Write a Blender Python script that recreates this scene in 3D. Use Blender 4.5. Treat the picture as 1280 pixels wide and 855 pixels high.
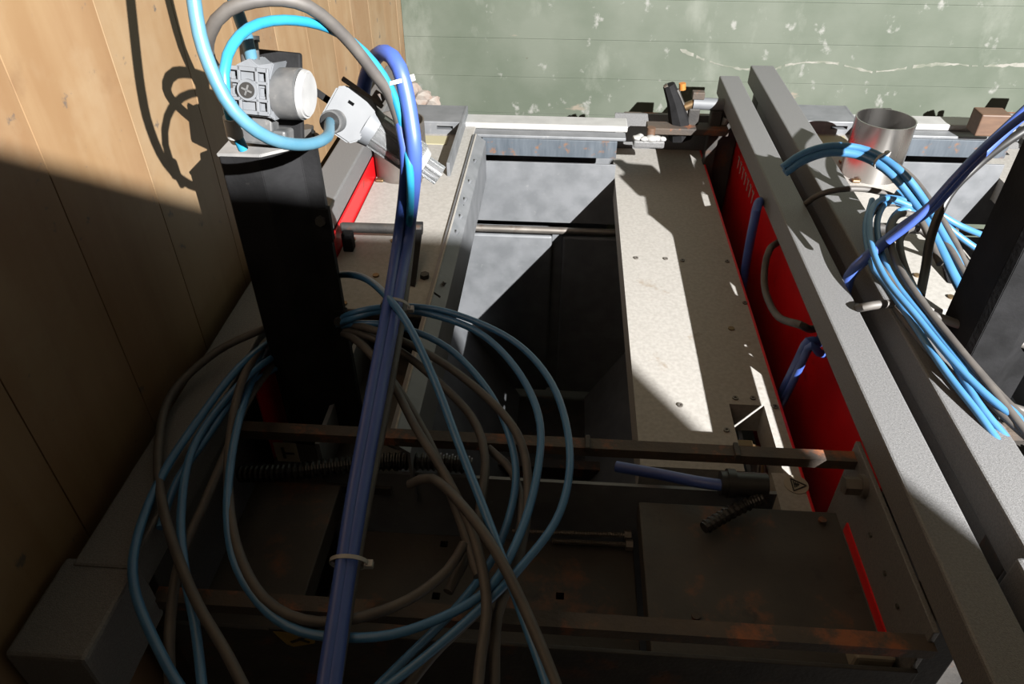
import bpy, bmesh, math, random
from mathutils import Vector, Matrix
random.seed(7)
for o in list(bpy.data.objects): bpy.data.objects.remove(o)
S = bpy.context.scene
COL = S.collection

# ------------------------------------------------------------ camera, light
F = 923.0; CX, CY = 640.0, 427.5
PITCH = math.radians(38.2); YAW = math.radians(4.0); H = 1.55
fw = Vector((-math.sin(YAW)*math.cos(PITCH), math.cos(YAW)*math.cos(PITCH), -math.sin(PITCH)))
rt = Vector((math.cos(YAW), math.sin(YAW), 0))
up = rt.cross(fw)
CAM = Vector((0, 0, H))
cd = bpy.data.cameras.new('camera'); cam = bpy.data.objects.new('camera', cd); COL.objects.link(cam)
cd.sensor_width = 36; cd.lens = 36*F/1280; cd.clip_start = .02
cam.matrix_world = Matrix((( rt.x, up.x, -fw.x, 0), (rt.y, up.y, -fw.y, 0), (rt.z, up.z, -fw.z, H), (0, 0, 0, 1)))
S.camera = cam

# the hall's one strong lamp, up behind the photographer's right shoulder
sd = bpy.data.lights.new('ceiling_lamp_offscreen', 'POINT'); sd.energy = 3050; sd.shadow_soft_size = .014; sd.color = (1, .985, .96)
so = bpy.data.objects.new('ceiling_lamp_offscreen', sd); COL.objects.link(so); so.location = (1.93, -1.88, 3.0)
w = bpy.data.worlds.new('world'); S.world = w; w.use_nodes = True
w.node_tree.nodes['Background'].inputs[0].default_value = (1, .76, .5, 1)
w.node_tree.nodes['Background'].inputs[1].default_value = .08
S.view_settings.view_transform = 'Standard'; S.view_settings.look = 'None'
S.view_settings.gamma = 1; S.view_settings.use_curve_mapping = False
S.view_settings.exposure = .65

def ray(x, y): return fw + rt*((x-CX)/F) - up*((y-CY)/F)
def P(x, y, z): d = ray(x, y); return CAM + d*((z-H)/d.z)          # pixel onto a level plane
def PY(x, y, v): d = ray(x, y); return CAM + d*(v/d.y)             # pixel onto a plane of constant depth
def PX(x, y, v): d = ray(x, y); return CAM + d*(v/d.x)

# ------------------------------------------------------------ materials
M = {}
K = .36
def mat(name, col, rough=.6, metal=0., col2=None, scale=20., contrast=(.35, .65), bump=0., bscale=200.,
        spots=None, stretch=None, alpha=None, trans=0., rough2=None, detail=6, keep=False, spec=.5):
    k = 1. if (trans or keep) else K
    col = tuple(c*k for c in col); col2 = tuple(c*k for c in col2) if col2 else None
    spots = [(tuple(c*k for c in q[0]),)+tuple(q[1:]) for q in (spots or [])]
    m = bpy.data.materials.new(name); m.use_nodes = True
    nt = m.node_tree; N = nt.nodes; Lk = nt.links; b = N['Principled BSDF']
    b.inputs['Roughness'].default_value = rough; b.inputs['Metallic'].default_value = metal
    if trans: b.inputs['Transmission Weight'].default_value = trans
    tc = N.new('ShaderNodeTexCoord'); src = tc.outputs['Object']
    if stretch:
        mp = N.new('ShaderNodeMapping'); mp.inputs['Scale'].default_value = stretch
        Lk.new(src, mp.inputs[0]); src = mp.outputs[0]
    c = None
    if col2:
        n = N.new('ShaderNodeTexNoise'); n.inputs['Scale'].default_value = scale; n.inputs['Detail'].default_value = detail
        Lk.new(src, n.inputs['Vector'])
        r = N.new('ShaderNodeValToRGB'); e = r.color_ramp.elements
        e[0].position, e[1].position = contrast
        e[0].color = (*col, 1); e[1].color = (*col2, 1)
        Lk.new(n.outputs['Fac'], r.inputs[0]); c = r.outputs[0]
        if rough2 is not None:
            mr = N.new('ShaderNodeMapRange'); mr.inputs['To Min'].default_value = rough; mr.inputs['To Max'].default_value = rough2
            Lk.new(n.outputs['Fac'], mr.inputs[0]); Lk.new(mr.outputs[0], b.inputs['Roughness'])
    for sp in (spots or []):
        scol, ssc, lo, hi = sp
        n2 = N.new('ShaderNodeTexNoise'); n2.inputs['Scale'].default_value = ssc; n2.inputs['Detail'].default_value = 8
        n2.inputs['Roughness'].default_value = .65
        Lk.new(tc.outputs['Object'], n2.inputs['Vector'])
        mr = N.new('ShaderNodeMapRange'); mr.inputs['From Min'].default_value = lo; mr.inputs['From Max'].default_value = hi
        Lk.new(n2.outputs['Fac'], mr.inputs[0])
        mx = N.new('ShaderNodeMix'); mx.data_type = 'RGBA'
        Lk.new(mr.outputs[0], mx.inputs[0])
        if c: Lk.new(c, mx.inputs[6])
        else: mx.inputs[6].default_value = (*col, 1)
        mx.inputs[7].default_value = (*scol, 1); c = mx.outputs[2]
    if c: Lk.new(c, b.inputs['Base Color'])
    else: b.inputs['Base Color'].default_value = (*col, 1)
    if bump:
        nb = N.new('ShaderNodeTexNoise'); nb.inputs['Scale'].default_value = bscale; nb.inputs['Detail'].default_value = 3
        Lk.new(src, nb.inputs['Vector'])
        bp = N.new('ShaderNodeBump'); bp.inputs['Strength'].default_value = bump; bp.inputs['Distance'].default_value = .002
        Lk.new(nb.outputs['Fac'], bp.inputs['Height']); Lk.new(bp.outputs[0], b.inputs['Normal'])
    if alpha is not None: b.inputs['Alpha'].default_value = alpha
    b.inputs['Specular IOR Level'].default_value = spec
    M[name] = m; return m

mat('rail', (.20, .20, .203), .5, 0, (.29, .29, .294), 420, bump=.4, bscale=900, spots=[((.45, .45, .44), 500, .62, .72), ((.08, .06, .045), 9, .68, .8)])
mat('rail_dark', (.035, .032, .03), .7, 0, (.07, .062, .055), 30, bump=.3, spots=[((.16, .06, .022), 22, .56, .68)])
mat('rust_bar', (.075, .06, .05), .75, 0, (.12, .085, .06), 25, bump=.4, spots=[((.42, .13, .04), 16, .53, .64)])
mat('plate_dark', (.055, .047, .04), .65, 0, (.085, .072, .06), 18, bump=.2, spots=[((.34, .11, .03), 9, .57, .70), ((.025, .022, .02), 26, .6, .7)])
mat('cover', (.182, .174, .160), .6, 0, (.218, .209, .194), 160, bump=.15, bscale=600, spots=[((.13, .10, .07), 13, .62, .74)], keep=True)
mat('galv', (.27, .285, .305), .5, .25, (.36, .375, .40), 24, rough2=.6, spots=[((.44, .45, .46), 60, .62, .75)])
mat('white_rail', (.62, .62, .61), .45, .1, (.72, .72, .71), 30, spots=[((.35, .3, .26), 22, .68, .76)])
mat('flange', (.09, .115, .145), .6, 0, (.15, .18, .215), 14, stretch=(6, 1, 1), spots=[((.30, .15, .08), 30, .58, .68)])
mat('red', (.95, .008, .014), .35, 0, (1.2, .012, .02), 12, spots=[((.16, .01, .01), 14, .62, .75)])
mat('black', (.016, .016, .017), .75, 0, (.028, .028, .03), 25, bump=.2, spots=[((.05, .048, .045), 60, .68, .78)], spec=.1)
mat('black_plastic', (.02, .02, .021), .45, 0, (.035, .034, .033), 60)
mat('steel', (.36, .35, .34), .2, 1., (.46, .445, .43), 18, stretch=(1, 1, .08), rough2=.36, keep=True)
mat('steel_dirty', (.33, .30, .27), .5, .7, (.45, .41, .37), 22, spots=[((.2, .12, .08), 18, .58, .7)])
mat('bolt', (.5, .48, .45), .35, .9)
mat('brass', (.45, .30, .16), .4, .8)
mat('grey_plastic', (.22, .235, .255), .6, 0, (.26, .275, .30), 40)
mat('filter_grey', (.15, .16, .175), .6, 0, (.18, .19, .205), 40)
mat('knob_grey', (.10, .105, .11), .55, 0, (.19, .19, .19), 45, spots=[((.3, .29, .28), 90, .6, .72)])
mat('knob_cap', (.48, .48, .48), .5, 0, (.57, .57, .57), 50)
mat('clear', (.42, .43, .44), .12, 0, trans=.85)
mat('white_plastic', (.62, .62, .60), .45)
mat('hose_blue', (.085, .30, .62), .38, 0, (.11, .35, .68), 25)
mat('hose_cyan', (.03, .36, .62), .35, 0, (.05, .42, .66), 25)
mat('hose_big', (.10, .30, .44), .4, 0, (.14, .34, .47), 30)
mat('hose_violet', (.075, .15, .58), .45, 0, (.095, .19, .66), 12)
mat('hose_grey', (.11, .10, .095), .6, 0, (.16, .145, .13), 40)
mat('brown_block', (.16, .085, .05), .6, 0, (.22, .12, .07), 20, stretch=(1, 6, 6))
mat('plate_grey', (.30, .30, .30), .55, 0, (.42, .41, .40), 40, spots=[((.16, .15, .14), 30, .6, .7)])
mat('cream', (.55, .50, .40), .6)
mat('yellow', (.55, .36, .05), .6, 0, (.42, .27, .05), 40)
mat('paper', (.62, .57, .36), .7)
mat('ink', (.02, .018, .016), .6)
mat('orange', (.75, .28, .05), .5)
mat('plaster', (.55, .5, .45), .8, 0, (.42, .3, .24), 30)
mat('filler', (.44, .43, .38), .8, 0, (.25, .27, .21), 30, contrast=(.4, .6))
mat('floor', (.09, .085, .08), .85, 0, (.13, .12, .11), 6, spots=[((.05, .045, .04), 3, .5, .6)])
mat('blocker_grey', (.35, .33, .3), .8, 0, (.4, .38, .35), 4)  # for the added lamp blocker behind the camera

def wood():
    m = bpy.data.materials.new('wood'); m.use_nodes = True; nt = m.node_tree; N = nt.nodes; L = nt.links
    b = N['Principled BSDF']; b.inputs['Roughness'].default_value = .5
    tc = N.new('ShaderNodeTexCoord'); oi = N.new('ShaderNodeObjectInfo')
    add = N.new('ShaderNodeVectorMath'); add.operation = 'ADD'
    sc = N.new('ShaderNodeVectorMath'); sc.operation = 'SCALE'; sc.inputs['Scale'].default_value = 30
    cmb = N.new('ShaderNodeCombineXYZ'); L.new(oi.outputs['Random'], cmb.inputs[2]); L.new(oi.outputs['Random'], cmb.inputs[1])
    L.new(cmb.outputs[0], sc.inputs[0]); L.new(tc.outputs['Object'], add.inputs[0]); L.new(sc.outputs[0], add.inputs[1])
    mp = N.new('ShaderNodeMapping'); mp.inputs['Scale'].default_value = (1, 9, .7); L.new(add.outputs[0], mp.inputs[0])
    n = N.new('ShaderNodeTexNoise'); n.inputs['Scale'].default_value = 3.2; n.inputs['Detail'].default_value = 5; n.inputs['Distortion'].default_value = .6
    L.new(mp.outputs[0], n.inputs['Vector'])
    r = N.new('ShaderNodeValToRGB'); e = r.color_ramp.elements
    e[0].position = .3; e[0].color = (0.1663, 0.1006, 0.0488, 1); e[1].position = .68; e[1].color = (0.2016, 0.1333, 0.0717, 1)
    L.new(n.outputs['Fac'], r.inputs[0])
    # worn pale and dark smudges
    prev = r.outputs[0]
    for col, s, lo, hi in [((0.1400, 0.0714, 0.0330), 2.2, .47, .72), ((0.2205, 0.1632, 0.1010), 4, .52, .7), ((0.1050, 0.0571, 0.0281), 6, .6, .74), ((0.0525, 0.0490, 0.0477), 34, .645, .70)]:
        k = N.new('ShaderNodeTexNoise'); k.inputs['Scale'].default_value = s; k.inputs['Detail'].default_value = 7; k.inputs['Roughness'].default_value = .6
        L.new(add.outputs[0], k.inputs['Vector'])
        mr = N.new('ShaderNodeMapRange'); mr.inputs[1].default_value = lo; mr.inputs[2].default_value = hi; mr.inputs[4].default_value = .8
        L.new(k.outputs['Fac'], mr.inputs[0])
        mx = N.new('ShaderNodeMix'); mx.data_type = 'RGBA'; L.new(mr.outputs[0], mx.inputs[0]); L.new(prev, mx.inputs[6])
        mx.inputs[7].default_value = (*col, 1); prev = mx.outputs[2]
    # per plank tone
    hs = N.new('ShaderNodeHueSaturation'); mr = N.new('ShaderNodeMapRange'); mr.inputs[3].default_value = .78; mr.inputs[4].default_value = 1.08
    L.new(oi.outputs['Random'], mr.inputs[0]); L.new(mr.outputs[0], hs.inputs['Value']); L.new(prev, hs.inputs['Color'])
    L.new(hs.outputs[0], b.inputs['Base Color'])
    bp = N.new('ShaderNodeBump'); bp.inputs['Strength'].default_value = .15; bp.inputs['Distance'].default_value = .002
    L.new(n.outputs['Fac'], bp.inputs['Height']); L.new(bp.outputs[0], b.inputs['Normal'])
    M['wood'] = m
wood()

def green():
    m = bpy.data.materials.new('green_wall'); m.use_nodes = True; nt = m.node_tree; N = nt.nodes; L = nt.links
    b = N['Principled BSDF']; b.inputs['Roughness'].default_value = .7
    tc = N.new('ShaderNodeTexCoord')
    n = N.new('ShaderNodeTexNoise'); n.inputs['Scale'].default_value = 6; n.inputs['Detail'].default_value = 8; L.new(tc.outputs['Object'], n.inputs['Vector'])
    r = N.new('ShaderNodeValToRGB'); e = r.color_ramp.elements
    e[0].position = .35; e[0].color = (.048, .060, .042, 1); e[1].position = .65; e[1].color = (.070, .081, .062, 1)
    L.new(n.outputs['Fac'], r.inputs[0]); prev = r.outputs[0]
    for col, s, lo, hi, st in [((0.110, 0.119, 0.099), 7, .55, .70, (1, 1, .55)), ((0.162, 0.162, 0.151), 20, .62, .70, (1, 1, .8)),
                              ((0.139, 0.116, 0.090), 5, .66, .70, (.7, 1, 1.8)), ((.045, .045, .03), 45, .71, .74, (1, 1, 1))]:
        mp = N.new('ShaderNodeMapping'); mp.inputs['Scale'].default_value = st; mp.inputs['Location'].default_value = (s*.37, 0, s*.21)
        L.new(tc.outputs['Object'], mp.inputs[0])
        k = N.new('ShaderNodeTexNoise'); k.inputs['Scale'].default_value = s; k.inputs['Detail'].default_value = 9; k.inputs['Roughness'].default_value = .62
        L.new(mp.outputs[0], k.inputs['Vector'])
        mr = N.new('ShaderNodeMapRange'); mr.inputs[1].default_value = lo; mr.inputs[2].default_value = hi; mr.inputs[4].default_value = .85
        L.new(k.outputs['Fac'], mr.inputs[0])
        mx = N.new('ShaderNodeMix'); mx.data_type = 'RGBA'; L.new(mr.outputs[0], mx.inputs[0]); L.new(prev, mx.inputs[6])
        mx.inputs[7].default_value = (*col, 1); prev = mx.outputs[2]
    L.new(prev, b.inputs['Base Color'])
    bp = N.new('ShaderNodeBump'); bp.inputs['Strength'].default_value = .35; bp.inputs['Distance'].default_value = .006
    L.new(n.outputs['Fac'], bp.inputs['Height']); L.new(bp.outputs[0], b.inputs['Normal'])
    M['green_wall'] = m
green()

# ------------------------------------------------------------ helpers
def link(name, me, m, parent=None, smooth=False):
    o = bpy.data.objects.new(name, me); COL.objects.link(o)
    if m: me.materials.append(M[m])
    if smooth:
        for p in me.polygons: p.use_smooth = True
    if parent is not None:
        o.parent = parent
        if parent.type == 'EMPTY': o.matrix_parent_inverse = Matrix.Translation(-parent.location)
    return o
def from_bm(name, bm, m, parent=None, smooth=False):
    bmesh.ops.recalc_face_normals(bm, faces=bm.faces)
    me = bpy.data.meshes.new(name); bm.to_mesh(me); bm.free()
    o = link(name, me, m, parent, smooth)
    if smooth:
        try: me.set_sharp_from_angle(angle=math.radians(40))
        except Exception: pass
    return o
def recentre(o):
    vs = [v.co for v in o.data.vertices]
    c = Vector(((min(v.x for v in vs)+max(v.x for v in vs))/2, (min(v.y for v in vs)+max(v.y for v in vs))/2, min(v.z for v in vs)))
    o.data.transform(Matrix.Translation(-c)); o.location = c
def tag(o, label, cat, group=None, kind=None):
    o['label'] = label; o['category'] = cat
    if group: o['group'] = group
    if kind: o['kind'] = kind
    if o.type == 'MESH' and not o.children: recentre(o)
    return o
def struct(o): o['kind'] = 'structure'; return o
def thing(name, label, cat, loc, group=None):
    o = bpy.data.objects.new(name, None); COL.objects.link(o); o.location = loc; o.empty_display_size = .05
    o['label'] = label; o['category'] = cat
    if group: o['group'] = group
    return o
def bm_box(bm, x, y, z, mtx=None):
    r = bmesh.ops.create_cube(bm, size=1)
    for v in r['verts']:
        v.co = Vector((x[0]+(v.co.x+.5)*(x[1]-x[0]), y[0]+(v.co.y+.5)*(y[1]-y[0]), z[0]+(v.co.z+.5)*(z[1]-z[0])))
        if mtx is not None: v.co = mtx @ v.co
    return r['verts']
def box(name, x, y, z, m, parent=None, bev=.0015, mtx=None):
    bm = bmesh.new(); bm_box(bm, x, y, z)
    if bev: bmesh.ops.bevel(bm, geom=bm.edges[:], offset=bev, segments=2, affect='EDGES', profile=.5)
    if mtx is not None: bmesh.ops.transform(bm, matrix=mtx, verts=bm.verts)
    return from_bm(name, bm, m, parent)
def bm_cyl(bm, p0, p1, r0, r1=None, n=24, cap=True):
    p0, p1 = Vector(p0), Vector(p1); d = p1-p0
    if r1 is None: r1 = r0
    mt = Matrix.Translation((p0+p1)/2) @ d.to_track_quat('Z', 'Y').to_matrix().to_4x4()
    bmesh.ops.create_cone(bm, cap_ends=cap, segments=n, radius1=r0, radius2=r1, depth=d.length, matrix=mt)
def cyl(name, p0, p1, r0, m, parent=None, r1=None, n=24, bev=0):
    bm = bmesh.new(); bm_cyl(bm, p0, p1, r0, r1, n)
    if bev: bmesh.ops.bevel(bm, geom=[e for e in bm.edges if e.calc_face_angle(0) > 1], offset=bev, segments=2, affect='EDGES')
    return from_bm(name, bm, m, parent, True)
def cut(o, x, y, z, mtx=None):
    """sink a real recess into a mesh (its vertices are in world space)"""
    bm = bmesh.new(); bm_box(bm, x, y, z, mtx); bmesh.ops.recalc_face_normals(bm, faces=bm.faces)
    me = bpy.data.meshes.new('cut'); bm.to_mesh(me); bm.free()
    c = bpy.data.objects.new('cut', me); COL.objects.link(c)
    t = bpy.data.objects.new('cut_target', o.data); COL.objects.link(t)
    md = t.modifiers.new('cut', 'BOOLEAN'); md.operation = 'DIFFERENCE'; md.object = c; md.solver = 'EXACT'
    dg = bpy.context.evaluated_depsgraph_get()
    new = bpy.data.meshes.new_from_object(t.evaluated_get(dg)); old = o.data
    bpy.data.objects.remove(t); bpy.data.objects.remove(c); bpy.data.meshes.remove(me)
    if len(new.polygons): o.data = new
    return o
def ring(name, p0, p1, ro, ri, m, parent=None, n=48):
    """open pipe with a wall thickness"""
    p0, p1 = Vector(p0), Vector(p1); d = (p1-p0)
    q = d.to_track_quat('Z', 'Y'); bm = bmesh.new(); loops = []
    for (r, t) in ((ro, 0), (ro, 1), (ri, 1), (ri, 0)):
        loops.append([bm.verts.new(p0+d*t+q @ Vector((r*math.cos(a*2*math.pi/n), r*math.sin(a*2*math.pi/n), 0))) for a in range(n)])
    for i in range(4):
        A, B = loops[i], loops[(i+1) % 4]
        for a in range(n): bm.faces.new((A[a], A[(a+1) % n], B[(a+1) % n], B[a]))
    return from_bm(name, bm, m, parent, True)
def prism(name, pts, d, m, parent=None, bev=0):
    """polygon of 3D points extruded by vector d"""
    bm = bmesh.new(); d = Vector(d)
    a = [bm.verts.new(Vector(p)) for p in pts]; b = [bm.verts.new(Vector(p)+d) for p in pts]; n = len(a)
    bm.faces.new(a); bm.faces.new(b[::-1])
    for i in range(n): bm.faces.new((a[i], a[(i+1) % n], b[(i+1) % n], b[i]))
    bmesh.ops.recalc_face_normals(bm, faces=bm.faces)
    if bev: bmesh.ops.bevel(bm, geom=bm.edges[:], offset=bev, segments=2, affect='EDGES')
    return from_bm(name, bm, m, parent)
def spline(pts, step=.012):
    pts = [Vector(p) for p in pts]; out = []
    q = [pts[0]*2-pts[1]]+pts+[pts[-1]*2-pts[-2]]
    for i in range(1, len(q)-2):
        p0, p1, p2, p3 = q[i-1:i+3]
        k = max(2, int((p2-p1).length/step))
        for j in range(k):
            t = j/k
            out.append(.5*((2*p1)+(p2-p0)*t+(2*p0-5*p1+4*p2-p3)*t*t+(3*p1-p0-3*p2+p3)*t**3))
    out.append(pts[-1]); return out
def bm_tube(bm, path, r, n=10, rfun=None):
    prev = None; nrm = None; L = len(path)
    for i, p in enumerate(path):
        t = (path[min(i+1, L-1)]-path[max(i-1, 0)]).normalized()
        if nrm is None: nrm = t.orthogonal().normalized()
        nrm = (nrm-t*nrm.dot(t)).normalized(); bn = t.cross(nrm)
        rr = rfun(i) if rfun else r
        c = [bm.verts.new(p+(nrm*math.cos(a*2*math.pi/n)+bn*math.sin(a*2*math.pi/n))*rr) for a in range(n)]
        if prev:
            for a in range(n): bm.faces.new((prev[a], prev[(a+1) % n], c[(a+1) % n], c[a]))
        else: bm.faces.new(c[::-1])
        prev = c
    bm.faces.new(prev)
def tube(name, pts, r, m, parent=None, n=10, smooth_path=True):
    bm = bmesh.new(); bm_tube(bm, spline(pts) if smooth_path else [Vector(p) for p in pts], r, n)
    return from_bm(name, bm, m, parent, True)
def ribbed(name, pts, r, m, parent=None, pitch=.0075):
    path = spline(pts, pitch/4); bm = bmesh.new()
    bm_tube(bm, path, r, 12, lambda i: r if (i//2) % 2 else r*.82)
    return from_bm(name, bm, m, parent, False)
def copy_tree(o, parent=None, delta=None):
    c = o.copy(); COL.objects.link(c)
    if parent is not None: c.parent = parent; c.matrix_parent_inverse = o.matrix_parent_inverse.copy()
    if delta is not None: c.location = o.location+Vector(delta)
    for ch in list(o.children): copy_tree(ch, c)
    return c

# ------------------------------------------------------------ the room
struct(box('floor', (-1.2, 4), (-2.5, 2.4), (-.05, 0), 'floor', None, 0))
WX, WY = -.47, 2.21
wl = struct(box('wall_left', (WX-.12, WX-.022), (-1.2, WY), (0, 2.7), 'wood', None, 0))
y = .445-.155*10
while y < WY:
    y1 = min(y+.155, WY)
    b = box('plank', (WX-.022, WX-random.uniform(0, .0005)), (y+.0006, y1-.0006), (0, 2.7), 'wood', wl, .0005)
    y += .155
wb = struct(box('wall_back', (WX-.12, 4), (WY+.012, WY+.15), (0, 2.7), 'green_wall', None, 0))
z = .811-.11*7
zs = [0]
while z < 2.7: zs.append(z); z += .11
zs.append(2.7)
for a, b_ in zip(zs, zs[1:]):
    box('board_course', (WX, 4), (WY-random.uniform(0, .0008), WY+.012), (a+.0002, b_-.0002), 'green_wall', wb, .0007)
ln = [PY(*q, WY-.001) for q in [(850, 62), (890, 78), (925, 86), (960, 88), (985, 81), (1015, 78), (1045, 79), (1075, 87), (1095, 90), (1125, 86), (1150, 82), (1185, 80), (1215, 82), (1250, 82), (1290, 81), (1340, 84)]]
sp_ = spline(ln, .008); bm = bmesh.new(); up_ = []; lo_ = []
for i, q in enumerate(sp_):
    hw = .0012+.0045*abs(math.sin(i*.37+.8*math.sin(i*.9)))*abs(math.cos(i*.11))
    q.z += random.uniform(-.0014, .0014)
    up_.append((bm.verts.new((q.x, WY-.0013, q.z+hw)), bm.verts.new((q.x, WY-.0013, q.z-hw)), bm.verts.new((q.x, WY+.001, q.z+hw+.0004)), bm.verts.new((q.x, WY+.001, q.z-hw-.0004))))
for i, (a, b) in enumerate(zip(up_, up_[1:])):
    if i % 23 in (9, 10) or i % 31 == 5: continue
    bm.faces.new((a[0], b[0], b[1], a[1])); bm.faces.new((a[0], a[2], b[2], b[0])); bm.faces.new((a[1], b[1], b[3], a[3]))
from_bm('filler_streak', bm, 'filler', wb)
struct(box('shadow_blocker', (-1.2, 1.115), (-.64, -.6), (0, 2.105), 'blocker_grey', None, .002))  # unseen slab added behind the camera, sized to block the lamp for the shadow edges

# ------------------------------------------------------------ one machine (the second is a shifted copy)
DX, DY = .913, .064
ZT = .95
GM = 'two machines side by side'
mc = thing('machine', 'machine with open hopper, cover plates and red side panels beside the wooden wall', 'machine', (0, 1.1, 0), GM)
XL0, XL1, XR0, XR1 = -.447, -.390, .376, .424
Y0, Y1 = .33, 1.86
def rail(x0, x1, ya, yb):
    r = box('frame_rail', (x0, x1), (ya, yb), (ZT-.045, ZT), 'rail', mc, .003)
    box('end_cap', (x0+.004, x1-.004), (yb-.001, yb+.004), (ZT-.041, ZT-.004), 'black_plastic', r, .001)
    return r
rail(XL0, XL1, .39, Y1); rail(XR0, XR1, .12, Y1-.02)
box('skirt_plate', (XL0+.006, XL0+.010), (.42, 1.80), (.45, ZT-.05), 'rail', mc, .0005)
# front corner block on the left rail
box('corner_block', (XL0-.012, XL1+.004), (.30, .40), (ZT-.09, ZT-.002), 'rail', mc, .004)
for x in (XL0+.005, XR0):
    for yy in (.42, 1.74):
        box('leg', (x, x+.045), (yy, yy+.045), (0, ZT-.05), 'rail_dark', mc, .002)
# crossbars: angle sections
def angle_bar(yc, zt, x0, x1, m):
    bm = bmesh.new()
    prof = [(0, 0), (.017, 0), (.017, -.006), (.004, -.006), (.004, -.014), (0, -.014)]
    a = [bm.verts.new((x0, yc+p[0], zt+p[1])) for p in prof]; b = [bm.verts.new((x1, yc+p[0], zt+p[1])) for p in prof]
    n = len(a); bm.faces.new(a); bm.faces.new(b[::-1])
    for i in range(n): bm.faces.new((a[i], a[(i+1) % n], b[(i+1) % n], b[i]))
    return from_bm('crossbar', bm, m, mc)
cb = angle_bar(.632, .892, XL1, XR0, 'rust_bar')
for x in (-.01, .17): box('stop_lug', (x+.055, x+.061), (.628, .65), (.888, .897), 'rail_dark', cb, .001)
fbm = angle_bar(.395, .888, XL1, XR0, 'rust_bar')
box('front_panel', (XL1, XR0), (.399, .404), (.55, .84), 'rail_dark', mc, .001)
box('rear_plate', (.131, XR0), (1.812, 1.818), (.70, .86), 'rail', mc, 0)
# red side panels
rp = box('side_panel', (XR1+.001, XR1+.005), (.655, 1.82), (.45, .888), 'red', mc, .001)
sk = box('inner_plate', (XR0-.006, XR0), (.404, .654), (.52, .905), 'rail', mc, .001)
box('red_strip', (XR0-.008, XR0-.006), (.43, .60), (.803, .818), 'red', sk, 0)
for yy in (.46, .50, .55): cyl('screw', (XR0-.008, yy, .86), (XR0-.005, yy, .86), .003, 'bolt', sk, n=8)
box('side_panel', (XL1, XL1+.004), (.70, 1.74), (.52, .905), 'red', mc, .001)
# faint white printing on the right red panel: short strokes
for k in range(7):
    yy = 1.50+k*.03
    box('print_mark', (XR1, XR1+.001), (yy, yy+.016), (.805, .809), 'white_plastic', rp, 0)
    box('print_mark', (XR1, XR1+.001), (yy+.004, yy+.008), (.782, .809), 'white_plastic', rp, 0)
# left cover plate, the flange strip and the galvanised chute wall
ZC = .865
box('foot_plate', (XL1+.006, -.21), (.65, .94), (.76, .775), 'plate_dark', mc, .001)
box('step_plate', (XL1+.006, -.207), (.934, .94), (.775, ZC-.013), 'rail_dark', mc, .0005)
cv = box('cover_plate', (XL1+.006, -.205), (.935, 1.735), (ZC-.012, ZC), 'cover', mc, .0015)
for (px, py) in [(441, 300), (492, 302), (447, 248), (430, 380), (470, 345), (484, 372)]:
    p = P(px, py, ZC); cyl('screw', p-Vector((0, 0, .002)), p+Vector((0, 0, .003)), .0055, 'brass', cv, n=10)
ch = prism('chute_flange', [(-.205, .645, ZC+.004), (-.198, .645, ZC+.006), (-.176, .645, ZC-.012), (-.176, .645, ZC-.11), (-.18, .645, ZC-.11), (-.18, .645, ZC-.014), (-.205, .645, ZC-.002)], (0, .99, 0), 'galv', mc)
box('edge_strip', (-.199, -.196), (.645, 1.63), (ZC+.003, ZC+.0075), 'cover', ch, .0005)
for yy in (1.02, 1.19, 1.25, 1.32, 1.40, 1.5): cyl('rivet', (-.187, yy, ZC-.004), (-.183, yy, ZC+.003), .0035, 'galv', ch, n=10)
for yy in (.98, 1.3): cut(ch, (-.196, -.186), (yy, yy+.006), (ZC-.03, ZC+.02))
# galvanised box end at the back left
be = box('end_box', (-.385, -.232), (1.64, 1.745), (ZC-.05, ZC+.03), 'galv', mc, .002)
cut(be, (-.29, -.252), (1.60, 1.70), (ZC+.012, ZC+.02))
box('upstand', (-.236, -.229), (1.42, 1.745), (ZC-.03, ZC+.03), 'galv', mc, .001)
box('paper_tag', (-.33, -.26), (1.58, 1.625), (ZC, ZC+.002), 'paper', mc, 0)
# back rail, rusty flange and hopper
br_ = box('back_rail', (-.232, .155), (1.690, 1.745), (ZC-.005, ZC+.010), 'white_rail', mc, .003)
box('rail_lip', (-.232, .15), (1.655, 1.690), (ZC-.012, ZC-.004), 'galv', br_, .002)
box('back_plate', (-.30, .130), (1.735, 1.742), (.5, ZC-.006), 'galv', mc, 0)
box('back_flange', (-.185, .13), (1.648, 1.654), (ZC-.052, ZC-.010), 'flange', mc, .001)
box('back_rail', (.155, XR0), (1.82, 1.84), (ZC-.06, ZC-.01), 'rust_bar', mc, .002)
box('hopper_back_panel', (-.30, .1305), (1.635, 1.640), (.645, ZC-.062), 'galv', mc, .0006)
box('hopper_back_panel', (.1305, .30), (1.635, 1.640), (.645, .712), 'galv', mc, .0006)
cyl('hopper_rod', (-.30, 1.622, .630), (.30, 1.622, .630), .009, 'steel_dirty', mc, n=14)
box('hopper_flap', (-.30, -.012), (1.615, 1.625), (.10, .617), 'galv', mc, .006)
box('hopper_flap', (.014, .30), (1.615, 1.625), (.10, .617), 'galv', mc, .006)
box('hopper_partition', (-.012, .014), (1.630, 1.634), (.10, .63), 'galv', mc, 0)
prism('hopper_slope', [(-.30, .66, .42), (-.295, .66, .42), (-.09, .66, .08), (-.30, .66, .08)], (0, .955, 0), 'galv', mc)
prism('hopper_slope', [(.30, .66, .42), (.295, .66, .42), (.10, .66, .08), (.30, .66, .08)], (0, .955, 0), 'galv', mc)
box('hopper_floor', (-.30, .30), (.66, 1.615), (.06, .08), 'rail_dark', mc, 0)
box('hopper_side', (-.306, -.30), (.66, 1.64), (.08, ZC-.02), 'galv', mc, 0)
box('hopper_side', (.30, .306), (.66, 1.64), (.08, .712), 'galv', mc, 0)
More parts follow.
